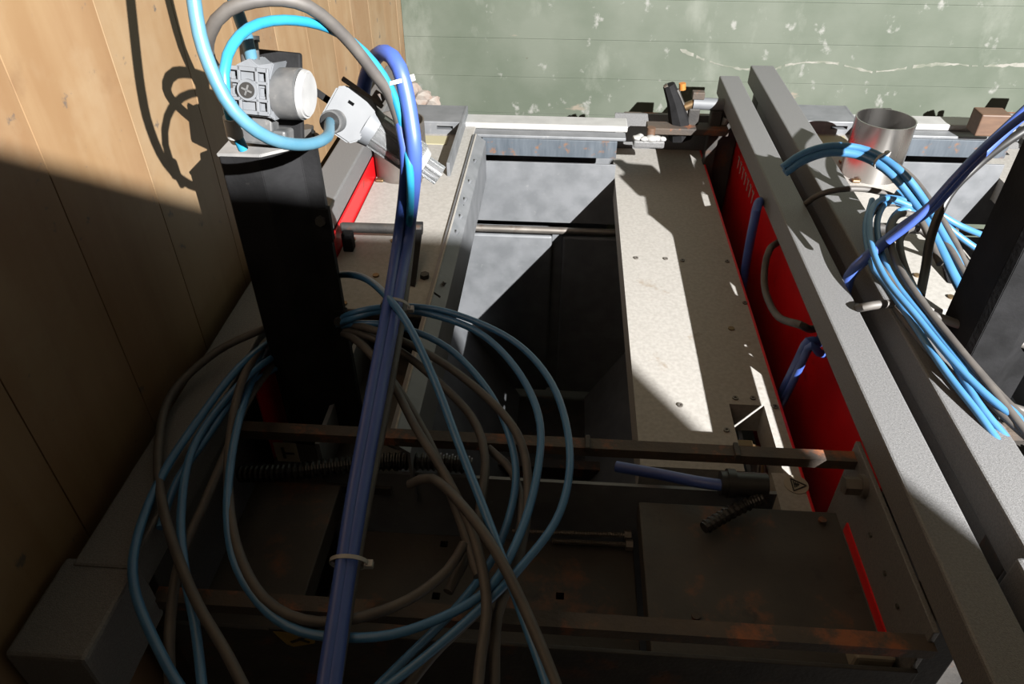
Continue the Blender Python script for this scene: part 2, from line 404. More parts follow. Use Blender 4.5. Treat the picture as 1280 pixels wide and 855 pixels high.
box('hopper_front', (-.30, .30), (.655, .66), (.08, .80), 'galv', mc, 0)
box('hopper_crossbar', (-.21, .2), (1.28, 1.31), (.10, .14), 'rust_bar', mc, .002)
box('hopper_bracket', (-.03, .02), (1.0, 1.15), (.085, .16), 'brown_block', mc, .003)
# the wide cover box right of the hopper, with a notch in its front right corner
ZP = .77
bm = bmesh.new()
X0, X1 = .131, .352
ol = [(X0, .72), (.276, .72), (.276, .858), (.329, .858), (.329, .72), (.312, .72), (.312, .637), (X1, .637), (X1, 1.81), (X0, 1.81)]
a = [bm.verts.new((p[0], p[1], ZP)) for p in ol]; b = [bm.verts.new((p[0], p[1], ZP-.055)) for p in ol]
bm.faces.new(a); bm.faces.new(b[::-1])
for i in range(len(a)): bm.faces.new((a[i], a[(i+1) % len(a)], b[(i+1) % len(a)], b[i]))
cp = from_bm('top_cover', bm, 'cover', mc)
for (px, py) in [(795, 323), (832, 324), (853, 326), (909, 327), (935, 328), (931, 379), (919, 498), (941, 498), (908, 538), (969, 509), (850, 507)]:
    p = P(px, py, ZP)
    ring('screw', p-Vector((0, 0, .002)), p+Vector((0, 0, .0024)), .0045, .002, 'steel_dirty', cp, 12)
    cyl('screw_socket', p-Vector((0, 0, .002)), p, .0021, 'steel_dirty', cp, n=8)
p = P(914, 411, ZP); cyl('plug', p-Vector((0, 0, .002)), p+Vector((0, 0, .002)), .0055, 'brass', cp, n=12)
box('cover_trim', (X1, X1+.004), (.637, 1.81), (ZP-.07, ZP+.001), 'red', cp, .0005)
box('notch_floor', (.262, .345), (.66, .87), (ZP-.11, ZP-.1), 'rail', cp, 0)
box('terminal', (.283, .307), (.795, .808), (ZP-.035, ZP-.026), 'brass', cp, .001)
tube('wire', [(.305, .802, ZP-.03), (.314, .794, ZP-.028), (.318, .775, ZP-.034), (.316, .755, ZP-.05)], .0022, 'brass', cp, 6)
tube('wire', [(.303, .798, ZP-.032), (.310, .788, ZP-.032), (.312, .77, ZP-.04), (.309, .745, ZP-.06)], .0022, 'hose_grey', cp, 6)
# round sticker with a triangle sign, in front of the crossbar
pc = P(995, 606, ZP)
st = cyl('round_sticker', (pc.x, pc.y, ZP-.001), (pc.x, pc.y, ZP+.0012), .0165, 'cream', cp, n=32)
def stroke(nm, a, b, wd, m, parent, dz=.0018):
    a, b = Vector(a), Vector(b); d = (b-a); L = d.length; d.normalize(); nn = Vector((0, 0, 1)).cross(d)*wd/2
    return prism(nm, [a+nn, b+nn, b-nn, a-nn], (0, 0, dz), m, parent)
zs_ = ZP+.0008
T = [Vector((pc.x+.013, pc.y-.002, zs_)), Vector((pc.x-.006, pc.y-.0125, zs_)), Vector((pc.x-.006, pc.y+.0095, zs_))]
for i in range(3): stroke('mark', T[i], T[(i+1) % 3], .0012, 'ink', st)
for (a0, b0) in (((-.003, -.006), (-.003, .005)), ((-.0005, -.005), (-.0005, .003)), ((.002, -.003), (.002, .002)), ((-.0035, .0), (.004, -.0005))):
    stroke('mark', (pc.x+a0[0], pc.y+a0[1], zs_), (pc.x+b0[0], pc.y+b0[1], zs_), .0011, 'ink', st)
# plates in the front tray
pr_ = box('tray_plate', (.120, .372), (.420, .634), (.765, .796), 'plate_dark', mc, .002)
for (px, py) in [(1028, 650), (870, 770)]:
    p = P(px, py, .80); cyl('plug', p-Vector((0, 0, .002)), p+Vector((0, 0, .0015)), .005, 'rust_bar', pr_, n=10)
box('tray_plate', (XL1+.006, -.27), (.42, .632), (.765, .80), 'plate_dark', mc, .002)
tf = box('tray_floor', (-.27, .120), (.42, .632), (.69, .70), 'plate_dark', mc, 0)
tl = box('tray_ledge', (-.27, .12), (.42, .62), (.70, .722), 'plate_dark', mc, .002)
for (px, py) in [(555, 680), (700, 745), (545, 745)]:
    p = P(px, py, .722); cut(tl, (p.x-.005, p.x+.005), (p.y-.005, p.y+.005), (.702, .73))
# bolt fitting on the right rail above the tray
bf = cyl('pipe_plug', (XR0-.03, .60, .885), (XR0+.002, .60, .885), .011, 'steel_dirty', mc, n=6)
cyl('plug_collar', (XR0-.012, .60, .885), (XR0, .60, .885), .014, 'steel_dirty', bf, n=16)
box('gusset_block', (.325, .366), (.418, .44), (.80, .828), 'cream', mc, .004)
# lever bracket on the left cover
lb = cyl('bracket_rod', P(428, 284, .90), P(528, 287, .90), .009, 'rail_dark', mc, n=12)
q0 = P(520, 290, .90)
prism('bracket_plate', [q0+Vector((-.006, .02, .01)), q0+Vector((.010, .02, .01)), q0+Vector((.016, -.12, -.033)), q0+Vector((-.012, -.11, -.033))], (0, 0, -.006), 'black', mc)
q1 = P(433, 290, .90); box('bracket_foot', (q1.x-.008, q1.x+.01), (q1.y-.01, q1.y+.01), (ZC, .90), 'black', mc, .002)
p = P(531, 347, ZC); cyl('bracket_bolt', p, p+Vector((0, 0, .008)), .008, 'rail_dark', mc, n=6)
# warning stickers
def sticker(name, cxz, pts, m, y=.3985):
    return prism(name, [(cxz[0]+a, y, cxz[1]+b) for a, b in pts], (0, -.0012, 0), m, mc)
a = PY(335, 785, .398); b = PY(400, 790, .398)
ys = sticker('warning_sticker', (a.x, a.z), [(0, 0), (.055, -.002), (.050, -.024), (.020, -.035), (.012, -.03)], 'ink', .3986)
ys2 = prism('sticker_field', [(a.x+.005, .3973, a.z-.004), (a.x+.050, .3973, a.z-.006), (a.x+.046, .3973, a.z-.021), (a.x+.022, .3973, a.z-.031), (a.x+.015, .3973, a.z-.027)], (0, -.001, 0), 'yellow', ys)
prism('symbol_stroke', [(a.x+.02, .3962, a.z-.020), (a.x+.036, .3962, a.z-.010), (a.x+.038, .3962, a.z-.012), (a.x+.022, .3962, a.z-.023)], (0, -.0006, 0), 'ink', ys)
prism('symbol_stroke', [(a.x+.030, .3962, a.z-.012), (a.x+.042, .3962, a.z-.018), (a.x+.040, .3962, a.z-.021), (a.x+.030, .3962, a.z-.016)], (0, -.0006, 0), 'ink', ys)

machine1 = mc
machine2 = copy_tree(machine1, None, (DX, DY, 0))
machine2['label'] = 'machine with open hopper behind the bare bright steel flue pipe and hose coil'

# ------------------------------------------------------------ flue pipes
def flue(px, py, label, m, h=.125, r=.059):
    c = P(px, py, ZC)
    t = thing('flue_pipe', label, 'pipe', c, 'steel pipe stubs on the cover plates')
    ring('pipe_wall', c, c+Vector((0, 0, h)), r, r-.0025, m, t)
    cyl('pipe_floor', c+Vector((0, 0, .001)), c+Vector((0, 0, .004)), r-.003, 'rail_dark', t, n=32)
    box('weld_seam', (c.x+.012, c.x+.015), (c.y+r-.0035, c.y+r-.001), (c.z+.004, c.z+h), 'steel_dirty', t, 0)
    for ang in (-2.3, -.8, .8, 2.3):
        e = c+Vector((math.cos(ang)*(r+.004), math.sin(ang)*(r+.004), 0))
        box('tack_weld', (e.x-.008, e.x+.008), (e.y-.006, e.y+.006), (e.z, e.z+.006), 'brass', t, .002)
flue(503, 216, 'dull brown-stained steel flue pipe stub behind the clear filter bowl', 'steel_dirty', .115, .054)
flue(1086, 216, 'bare shiny steel flue pipe stub beside the pair of rails', 'steel', .118, .058)

# ------------------------------------------------------------ posts
def post():
    x, yf, z0, z1 = -.372, .722, .765, 1.215
    t = thing('post', 'black folded steel post standing against the wooden wall', 'post', (x+.05, yf+.04, z0), 'black control posts')
    pr = [(x, yf+.012), (x+.006, yf+.002), (x+.050, yf), (x+.056, yf+.004), (x+.086, yf+.026), (x+.104, yf+.026), (x+.104, yf+.03), (x+.088, yf+.034), (x+.088, yf+.082), (x, yf+.082)]
    bd = prism('column', [(a, b, z0) for a, b in pr], (0, 0, z1-z0), 'black', t, .0008)
    top = [(x+.002, yf+.004), (x+.05, yf+.004), (x+.084, yf+.03), (x+.084, yf+.09), (x+.002, yf+.09)]
    tp = prism('top_plate', [(a, b, z1-.001) for a, b in top], (0, 0, .004), 'plate_grey', t, .0008)
    for zz in (1.13, .985):
        cyl('bolt', (x+.097, yf+.031, zz), (x+.097, yf+.018, zz), .006, 'bolt', bd, n=6)
        box('clip', (x+.092, x+.107), (yf+.024, yf+.034), (zz-.03, zz+.014), 'black', bd, .001)
    b = P(382, 163, z1+.012)
    return t, b
po, pb = post()
bx_ = bpy.data.objects.new  # short alias kept local
bolt = cyl('top_bolt', pb-Vector((0, 0, .012)), pb+Vector((0, 0, .004)), .009, 'bolt', po, n=6)
cyl('washer', pb-Vector((0, 0, .012)), pb-Vector((0, 0, .007)), .014, 'knob_grey', bolt, n=20)
po2 = copy_tree(po, None, (DX, DY, 0)); po2['label'] = 'black folded steel post rising beside the hose coil and dark blue hose'

# ------------------------------------------------------------ pressure regulator
RC = PY(319, 110, .745)
def regulator():
    t = thing('pressure_regulator', 'grey pressure regulator with dark round knob on top of the post by the wooden wall', 'regulator', RC-Vector((0, 0, .045)), 'pressure regulators on the posts')
    c = RC
    tilt = Matrix.Translation(c) @ Matrix.Rotation(math.radians(-14), 4, 'X') @ Matrix.Rotation(math.radians(4), 4, 'Y')
    hs = .026
    pts = [(-.022, -hs), (-.018, -hs), (.020, -hs), (.026, -.029), (.022, -.012), (.022, .012), (.027, .028), (.010, .024), (.002, .030), (-.010, .024), (-.025, .014), (-.024, -.010)]
    body = prism('body', [(a, -.016, b) for a, b in pts], (0, .04, 0), 'grey_plastic', t, .0012)
    body.data.transform(tilt)
    # ribbed face plate: raised frame bars around recessed pockets
    for (xa, xb, za, zb) in [(-.021, .021, .018, .022), (-.021, .021, -.024, -.020), (-.010, -.007, -.024, .022), (.008, .011, -.024, .022), (-.022, -.019, -.022, .020), (.019, .022, -.022, .022), (-.021, .021, .006, .009), (-.021, .021, -.011, -.008)]:
        box('rib', (xa, xb), (-.020, -.016), (za, zb), 'grey_plastic', body, .0005, tilt)
    for (xa, za) in [(-.0145, .0135), (.015, .0135), (-.0145, -.0015), (.015, -.0015), (.015, -.0155), (-.0145, -.0155)]:
        cut(body, (xa-.0035, xa+.0035), (-.03, -.0145), (za-.0042, za+.0042), tilt)
        cut(body, (xa, xa+.0025), (-.03, -.006), (za-.002, za+.003), tilt)
    o = cyl('boss', (0, -.0215, 0), (0, -.014, 0), .0105, 'grey_plastic', body, n=28); o.data.transform(tilt)
    o = cyl('screw_head', (0, -.0225, 0), (0, -.0205, 0), .0078, 'ink', body, n=24); o.data.transform(tilt)
    for an in (0, 90):
        o = box('screw_cross', (-.0055, .0055), (-.0235, -.0222), (-.0009, .0009), 'knob_grey', body, 0, tilt @ Matrix.Rotation(math.radians(an+20), 4, 'Y'))
    kn = cyl('knob', (.022, .006, -.004), (.050, .004, -.002), .026, 'knob_grey', t, n=40, bev=.0015); kn.data.transform(tilt)
    o = cyl('knob_cap', (.048, .004, -.002), (.056, .0035, -.002), .0255, 'knob_cap', kn, r1=.0235, n=40, bev=.002); o.data.transform(tilt)
    o = cyl('fitting', (-.004, .002, .020), (-.006, .004, .046), .0095, 'knob_grey', t, n=24); o.data.transform(tilt)
    o2 = cyl('collar', (-.006, .004, .044), (-.0063, .0043, .050), .0112, 'black_plastic', t, n=24); o2.data.transform(tilt)
    o = box('mount_plate', (-.022, .040), (.026, .034), (-.06, .036), 'black', t, .0025, tilt)
    o = box('foot', (-.004, .018), (-.006, .016), (-.043, -.024), 'knob_grey', t, .002, tilt)
    o = box('foot', (-.024, .03), (.0, .03), (-.058, -.041), 'knob_grey', t, .003, tilt)
    return t
reg = regulator()
reg2 = copy_tree(reg, None, (DX, DY, 0)); reg2['label'] = 'pressure regulator on top of the post beside the hose coil'

# ------------------------------------------------------------ air filter
def air_filter():
    a = PY(440, 146, .80); b = PY(538, 214, .80)
    d = (b-a); d.normalize()
    toc = (CAM-a).normalized(); zx = (toc-d*toc.dot(d)).normalized(); yx = zx.cross(d)
    R = Matrix((d, yx, zx)).transposed().to_4x4(); mt = Matrix.Translation(a) @ R
    t = thing('air_filter', 'grey air filter with clear bowl hanging beside the regulator', 'filter', a)
    pts = [(-.028, -.022), (-.010, -.027), (.012, -.027), (.020, -.018), (.020, .022), (.010, .030), (-.020, .026), (-.030, .018)]
    hd = prism('head', [mt @ Vector((p[0], p[1], -.02)) for p in pts], (mt.to_3x3() @ Vector((0, 0, 1)))*.038, 'filter_grey', t, .002)
    o = cyl('inlet', (-.012, -.014, .015), (-.016, -.018, .030), .0125, 'knob_grey', t, n=28); o.data.transform(mt)
    o = cyl('port_ring', (-.0155, -.0175, .028), (-.0165, -.0185, .032), .0105, 'black_plastic', t, n=28); o.data.transform(mt)
    cut(hd, (-.012, -.005), (.010, .0135), (.006, .03), mt)
    o = cyl('bowl_collar', (.016, .002, -.002), (.030, .002, -.002), .0235, 'grey_plastic', t, r1=.021, n=32); o.data.transform(mt)
    bw = ring('bowl', mt @ Vector((.028, .002, -.002)), mt @ Vector((.088, .002, -.002)), .0205, .0185, 'clear', t, 32)
    for k in range(9):
        an = k*math.pi*2/9
        o = cyl('bowl_rib', (.03, .002+math.cos(an)*.0205, -.002+math.sin(an)*.0205), (.086, .002+math.cos(an)*.0205, -.002+math.sin(an)*.0205), .0013, 'clear', bw, n=6); o.data.transform(mt)
    o = cyl('element', (.026, .002, -.002), (.066, .002, -.002), .0095, 'knob_cap', t, n=20); o.data.transform(mt)
    o = cyl('bowl_end', (.086, .002, -.002), (.096, .002, -.002), .0205, 'knob_cap', t, r1=.016, n=32); o.data.transform(mt)
    o = cyl('drain', (.096, .002, -.002), (.118, .002, -.002), .0115, 'clear', t, n=16); o.data.transform(mt)
    for k in range(6):
        an = k*math.pi/3
        o = box('drain_rib', (.098, .118), (-.001, .001), (.0105, .0135), 'clear', t, 0, mt @ Matrix.Translation((0, .002, -.002)) @ Matrix.Rotation(an, 4, 'X')); 
    o = box('clip_bar', (-.030, .022), (.026, .031), (.0, .018), 'rust_bar', t, .001, mt)
    o = box('clip_tab', (.006, .02), (.028, .040), (.004, .016), 'rail_dark', t, .001, mt)
    o = box('bracket', (-.10, -.02), (-.004, .004), (-.03, -.018), 'black', t, .001, mt)
    return t, mt
flt, FM = air_filter()

# ------------------------------------------------------------ toggle clamps at the back
def clamp(dx, dy, label, only_top=False):
    off = Vector((dx, dy, 0)); yv = 1.74
    g = lambda x, y, v=yv: PY(x, y, v)+off
    base = P(860, 172, ZC)+off
    t = thing('toggle_clamp', label, 'clamp', (base.x, base.y, ZC), 'toggle clamps at the machine backs')
    box('base_bar', (base.x-.09, base.x+.10), (1.70+dy, 1.745+dy), (ZC-.012, ZC+.004), 'rust_bar', t, .002)
    bm = bmesh.new(); bm_tube(bm, [g(851, 172), g(849, 150), g(843, 126), g(836, 106)], .017, 8, lambda i: (.030, .025, .018, .014)[i])
    from_bm('lever', bm, 'black', t, True)
    cyl('lever_pin', g(853, 112), g(853, 104), .008, 'orange', t, n=14)
    cyl('lever_tip', g(836, 108), g(832, 111), .010, 'bolt', t, n=10)
    tube('link_arm', [g(846, 112), g(852, 128), g(860, 142), g(866, 158)], .006, 'bolt', t, 8)
    cl = cyl('cylinder', g(866, 129), g(906, 131), .014, 'grey_plastic', t, n=24)
    cyl('cylinder_nose', g(856, 134), g(868, 129), .010, 'brass', t, n=14)
    box('lug', (g(872, 117).x-.012, g(872, 117).x+.016), (yv+dy-.01, yv+dy+.01), (g(872, 120).z-.006, g(872, 114).z), 'rust_bar', t, .002)
    box('upright', (g(866, 150).x-.014, g(866, 150).x+.012), (yv+dy-.012, yv+dy+.012), (ZC, g(866, 134).z), 'rail_dark', t, .003)
    box('upright', (g(893, 150).x-.012, g(893, 150).x+.014), (yv+dy-.016, yv+dy+.012), (ZC-.2, g(893, 136).z), 'rail_dark', t, .003)
    cyl('stud', g(902, 158), g(908, 147), .008, 'white_plastic', t, n=12)
    cyl('stud', g(862, 165), g(867, 150), .007, 'brown_block', t, n=12)
    return t
clamp(0, 0, 'black lever toggle clamp with grey cylinder at the back ends of the rails')
clamp(DX+.005, DY, 'black lever toggle clamp beside the brown block')
# white hinge block on the cover's back end
hb = thing('hinge_block', 'whitish worn metal hinge block at the back end of the top cover', 'hinge', P(810, 172, ZP+.03), 'hinge blocks at the cover ends')
p = P(812, 168, ZC)
box('hinge_leaf', (p.x-.036, p.x+.036), (p.y-.012, p.y+.02), (ZC-.03, ZC-.012), 'rail', hb, .004)
for k, (ox, oy, rr) in enumerate([(-.027, 0, .010), (-.012, -.006, .009), (.004, -.004, .012), (.018, .0, .010), (.030, -.003, .008), (-.02, .012, .008)]):
    bm = bmesh.new(); bmesh.ops.create_icosphere(bm, subdivisions=2, radius=rr)
    for v in bm.verts: v.co = Vector((v.co.x*1.2, v.co.y, v.co.z*.7))*random.uniform(.85, 1.1)+Vector((p.x+ox, p.y+oy, ZC-.009))
    from_bm('knuckle', bm, 'white_rail', hb, True)
cyl('hinge_knob', (p.x+.004, p.y+.012, ZC-.012), (p.x+.004, p.y+.012, ZC+.012), .010, 'brown_block', hb, n=14)
hb2 = copy_tree(hb, None, (DX, DY, 0)); hb2['label'] = 'worn metal hinge block behind the dark blue hose'
p = P(1244, 140, .93)
blk = box('timber_block', (p.x-.035, p.x+.03), (p.y-.02, p.y+.03), (.88, .93), 'brown_block', None, .003); tag(blk, 'small brown timber block beside the second toggle clamp', 'block')
bar = tag(box('steel_rod_stop', (.76, .80), (1.80, 1.83), (.855, .885), 'rail_dark', None, .003), 'small dark stop lug behind the bright flue pipe', 'lug')
# broken plaster lumps in the corner
for k, (px, py, s) in enumerate([(515, 112, .026), (528, 122, .03), (541, 128, .022), (518, 130, .024)]):
    c = PY(px, py, 2.16); bm = bmesh.new(); bmesh.ops.create_icosphere(bm, subdivisions=2, radius=s)
    for v in bm.verts: v.co = Vector((v.co.x*1.2, v.co.y*.8, v.co.z*.9))*random.uniform(.75, 1.2)+c
    tag(from_bm('plaster_lump', bm, 'plaster'), ['rough plaster lump touching the wooden wall in the corner', 'largest rough plaster lump in the corner of the green wall', 'small plaster lump at the green wall, farthest from the wooden wall', 'rough plaster lump lying lowest in the corner beside the end box'][k], 'plaster', 'plaster lumps in the corner')

# ------------------------------------------------------------ flexible conduit, fittings, loose bolts
def px(*pts): return [P(*p) for p in pts]
c1 = tag(ribbed('corrugated_conduit', px((300, 592, .80), (360, 590, .812), (420, 583, .815), (480, 577, .815), (540, 577, .815), (590, 582, .81)), .0125, 'black_plastic'),
         'black corrugated conduit lying under the rusty crossbar behind the big hose coil', 'conduit')
c2 = copy_tree(c1, None, (DX, DY, 0)); c2['label'] = 'black corrugated conduit under the crossbar of the machine with the shiny pipe'
tag(ribbed('corrugated_conduit', px((880, 660, .812), (905, 645, .815), (930, 632, .82), (955, 622, .83)), .009, 'black_plastic'),
    'short black ribbed conduit lying on the dark tray plate by the tee fitting', 'conduit')
tf_ = thing('tee_fitting', 'black plastic tee fitting joined to the dull blue hose under the crossbar', 'fitting', P(935, 610, .81))
cyl('body', P(900, 604, .835), P(958, 607, .835), .0155, 'black_plastic', tf_, n=24)
ring('collar', P(908, 604, .835), P(918, 604.5, .835), .0185, .012, 'black_plastic', tf_, 28)
cyl('branch', P(945, 607, .835), P(945, 625, .82), .012, 'black_plastic', tf_, n=20)
cyl('stud', P(938, 596, .845), P(944, 598, .845), .004, 'bolt', tf_, n=10)
tag(tube('air_hose', px((770, 583, .80), (820, 592, .81), (870, 602, .83), (905, 607, .835)), .0075, 'hose_violet'), 'short dark blue hose running into the black tee fitting', 'hose')
for (y0_, nlab, xa, xb) in [(666, 'a', 640, 782), (678, 'b', 690, 784)]:
    p0, p1 = P(xa, y0_-2, .73), P(xb, y0_+3, .73)
    t = thing('loose_bolt', 'long threaded bolt lying on the tray floor, the '+('longer one' if nlab == 'a' else 'shorter one closer to the front bar'), 'bolt', (p0+p1)/2-Vector((0, 0, .005)), 'threaded bolts lying on the tray floor')
    path = [p0.lerp(p1, i/90) for i in range(91)]; bm = bmesh.new(); bm_tube(bm, path, .0038, 8, lambda i: .0038 if i % 2 else .0030)
    from_bm('shank', bm, 'steel_dirty', t)
    cyl('bolt_head', p1-(p1-p0).normalized()*.002, p1+(p1-p0).normalized()*.007, .0078, 'steel_dirty', t, n=6)
st2 = tag(box('paper_label', (-.352, -.322), (.640, .6405), (.83, .865), 'cream', None, 0), 'cream shield label with dark print under the crossbar', 'label')
pp = st2.location
bm = bmesh.new()
o = prism('label_mark', [(-.35+.008, .6385, .838), (-.35+.012, .6385, .838), (-.35+.012, .6385, .858), (-.35+.008, .6385, .858)], (0, -.0006, 0), 'ink')
o2 = prism('label_mark', [(-.35+.012, .6385, .846), (-.35+.024, .6385, .846), (-.35+.024, .6385, .849), (-.35+.012, .6385, .849)], (0, -.0006, 0), 'ink')
for q in (o, o2): q.parent = st2; q.matrix_parent_inverse = Matrix.Translation(-st2.location)

# ------------------------------------------------------------ hoses
GC = 'hoses looped in the big coil around the post'
GB = 'hoses bound together by the cable ties'
G2 = 'hoses heaped over the rails'
def hose(pts, r, m, label, group=None, n=12):
    return tag(tube('air_hose', pts, r, m, None, n), label, 'hose', group)
def pz(seq): return [P(*s) for s in seq]
BL = 'slim blue air hose looping wide in the coil around the post'
# regulator and filter hoses
T_ = Matrix.Translation(RC)
hose([PY(240, -600, .70), PY(262, -220, .71), PY(282, -45, .722), PY(297, 15, .735), PY(308, 45, .745), PY(314, 72, .748)], .0062, 'hose_big', 'blue hose plugged into the top fitting of the regulator')
port = FM @ Vector((-.0165, -.0185, .031))
hose([PY(222, -620, .66), PY(226, -280, .63), PY(235, -90, .605), PY(245, 20, .585), PY(262, 82, .57), PY(292, 138, .565), PY(335, 172, .58), PY(378, 181, .625), PY(408, 172, .68), port], .0056, 'hose_big', 'thick teal blue hose curving from above into the filter inlet')
hose([PY(304, 186, .605), PY(293, 160, .60), PY(281, 115, .595), PY(284, 70, .615), PY(310, 36, .65), PY(355, 25, .69), PY(410, 35, .73), PY(455, 65, .755), PY(488, 110, .765), PY(505, 165, .765), PY(513, 225, .75)] + pz([(510, 300, 1.065), (497, 382, 1.018), (482, 460, .995), (458, 580, .97), (433, 720, .95), (411, 870, .935), (400, 930, .93)]),
     .0046, 'hose_cyan', 'bright cyan hose arching over the regulator into the tied bundle')
tag(cyl('cable_clip', PY(294, 170, .602), PY(289, 146, .599), .0072, 'white_plastic', None, n=16), 'white plastic sleeve on the cyan hose beside the regulator', 'clip')
hose([PY(290, 110, .74), PY(262, 75, .70), PY(262, 42, .68), PY(285, 12, .68), PY(335, -1, .69), PY(385, 8, .71), PY(430, 45, .735), PY(468, 92, .755), PY(490, 125, .768), PY(508, 190, .78)] + pz([(515, 270, 1.07), (503, 382, 1.03), (483, 500, 1.0), (459, 620, .978), (437, 740, .96), (416, 870, .945), (405, 930, .945)]),
     .0062, 'hose_grey', 'grey hose arching high over the regulator into the tied bundle')
hose([PY(452, 150, .86), PY(455, 108, .86), PY(466, 76, .83), PY(482, 66, .80), PY(499, 85, .78), PY(512, 140, .765), PY(518, 205, .755)] + pz([(510, 290, 1.08), (494, 382, 1.04), (472, 500, 1.01), (450, 620, .985), (430, 740, .965), (412, 870, .95), (402, 930, .945)]),
     .0085, 'hose_violet', 'thick violet blue hose running down the middle of the tied bundle')
hose([PY(500, 150, .77), PY(507, 205, .757)] + pz([(498, 290, 1.085), (484, 382, 1.045), (462, 500, 1.015), (440, 620, .99), (422, 740, .97), (402, 870, .955), (392, 930, .95)]),
     .0062, 'hose_violet', 'slimmer violet blue hose at the side of the tied bundle')
def tie(c, axis, r, label, wdt=.004, flat=1.):
    axis = Vector(axis).normalized(); c = Vector(c)
    t = thing('cable_tie', label, 'cable tie', c, 'cable ties round the hoses')
    ring('band', c-axis*wdt/2, c+axis*wdt/2, r+.0012, r, 'white_plastic', t, 28)
    side = axis.cross((CAM-c)).normalized()
    h = c-side*(r+.002); d = axis.to_track_quat('Z', 'Y').to_matrix().to_4x4()
    vd = (CAM-c).normalized(); vd = (vd-axis*vd.dot(axis)).normalized()
    t.children[0].data.transform(Matrix.Translation(c) @ Matrix.Scale(flat, 4, vd) @ Matrix.Translation(-c))
    box('tie_head', (-.004, .004), (-.0035, .0035), (-.0035, .0035), 'white_plastic', t, .0008, Matrix.Translation(h) @ d)
tie(PY(492, 103, .778), PY(505, 150, .765)-PY(486, 80, .78), .0165, 'white cable tie at the top of the tied bundle near the filter')
tie(P(494, 383, 1.038), P(478, 460, 1.015)-P(500, 330, 1.06), .0165, 'white cable tie where the blue coil hoses cross the tied bundle', .004, .85)
tie(P(436, 703, .969), P(425, 760, .963)-P(441, 650, .98), .0165, 'white cable tie low on the tied bundle above the front bar', .004, .8)

# big coil around the first post
B = 'hose_blue'; G = 'hose_grey'; D = 'hose_grey'
hose(pz([(400, 415, 0.915), (437, 393, 1), (490, 383, 1.005), (560, 390, 1), (640, 425, 0.985), (690, 480, 0.975), (712, 560, 0.965), (700, 640, 0.955), (650, 710, 0.945), (590, 770, 0.94), (520, 830, 0.93), (440, 890, 0.92)]), .0042, B, 'blue air hose making the widest sweep of the coil over the hopper opening', GC)
hose(pz([(400, 420, 0.915), (437, 399, 0.995), (490, 387, 1), (550, 396, 0.995), (605, 420, 0.985), (650, 468, 0.975), (675, 530, 0.965), (668, 610, 0.955), (640, 690, 0.95), (600, 745, 0.945), (510, 788, 0.945), (430, 797, 0.945), (360, 783, 0.95), (312, 738, 0.955), (288, 680, 0.96), (286, 600, 0.965), (303, 510, 0.97), (335, 430, 0.915), (360, 395, 0.915)]), .0044, B, 'blue air hose closing a full ring of the coil along the front bar', GC)
hose(pz([(400, 350, 0.915), (430, 343, 1.02), (460, 350, 1.035), (490, 378, 1.05), (515, 415, 1.04), (545, 480, 1.01), (575, 560, 0.985), (610, 650, 0.965), (650, 760, 0.95), (685, 860, 0.94), (700, 930, 0.935)]), .0046, B, 'blue air hose leaving the cable tie and dropping straight down past the coil', GC)
hose(pz([(400, 420, 0.915), (440, 405, 0.985), (500, 409, 0.985), (560, 435, 0.975), (610, 488, 0.96), (638, 550, 0.945), (644, 610, 0.935), (620, 690, 0.925), (570, 760, 0.92), (500, 830, 0.915), (430, 900, 0.91)]), .0042, B, 'blue air hose on the inner side of the coil beside the dark flap', GC)
hose(pz([(345, 420, 0.915), (300, 458, 0.975), (255, 515, 0.968), (205, 590, 0.962), (172, 670, 0.957), (168, 735, 0.953), (200, 815, 0.945), (240, 880, 0.94), (300, 950, 0.93)]), .0046, B, 'blue air hose making the widest sweep of the coil over the wooden-wall rail', GC)
hose(pz([(350, 440, 0.915), (310, 470, 0.968), (262, 525, 0.962), (236, 575, 0.958), (226, 650, 0.953), (232, 720, 0.948), (245, 790, 0.944), (255, 880, 0.94), (262, 940, 0.935)]), .0044, B, 'blue air hose just inside the widest loop above the wooden-wall rail', GC)
hose(pz([(345, 460, 0.915), (300, 490, 0.957), (258, 548, 0.953), (222, 600, 0.95), (200, 660, 0.945)]), .0042, B, 'short visible stretch of blue hose under the coil beside the left rail', GC)
GL = 'grey rubber hose looping in the coil around the post'
hose(pz([(360, 400, 0.915), (325, 413, 0.98), (270, 440, 0.972), (215, 492, 0.966), (198, 560, 0.962), (205, 640, 0.96), (240, 740, 0.955), (285, 820, 0.948), (330, 910, 0.94)]), .0050, G, 'grey rubber hose crossing over the blue loops above the wooden-wall rail', GC)
hose(pz([(405, 405, 0.915), (445, 407, 0.985), (500, 425, 0.985), (560, 458, 0.975), (620, 508, 0.96), (652, 555, 0.95), (660, 620, 0.942), (648, 700, 0.935), (622, 770, 0.93), (618, 870, 0.92), (616, 940, 0.915)]), .0050, G, 'grey rubber hose making the widest grey sweep over the hopper edge', GC)
hose(pz([(405, 412, 0.915), (440, 414, 0.975), (495, 436, 0.972), (545, 475, 0.965), (590, 522, 0.955), (606, 570, 0.948), (602, 620, 0.94), (590, 680, 0.93), (560, 740, 0.925)]), .0050, G, 'grey rubber hose curling tightly over the crossbar behind the bundle', GC)
hose(pz([(410, 410, 0.915), (445, 425, 0.985), (485, 470, 0.98), (520, 535, 0.975), (560, 600, 0.968), (592, 670, 0.96), (608, 750, 0.95), (600, 830, 0.94), (590, 930, 0.93)]), .0050, G, 'grey rubber hose running diagonally over the crossbar to the front bar', GC)
hose(pz([(400, 400, 0.915), (450, 428, 0.972), (500, 490, 0.965), (540, 560, 0.955), (575, 650, 0.945), (598, 720, 0.94)]), .0050, D, 'grey rubber hose lowest of those crossing the crossbar', GC)
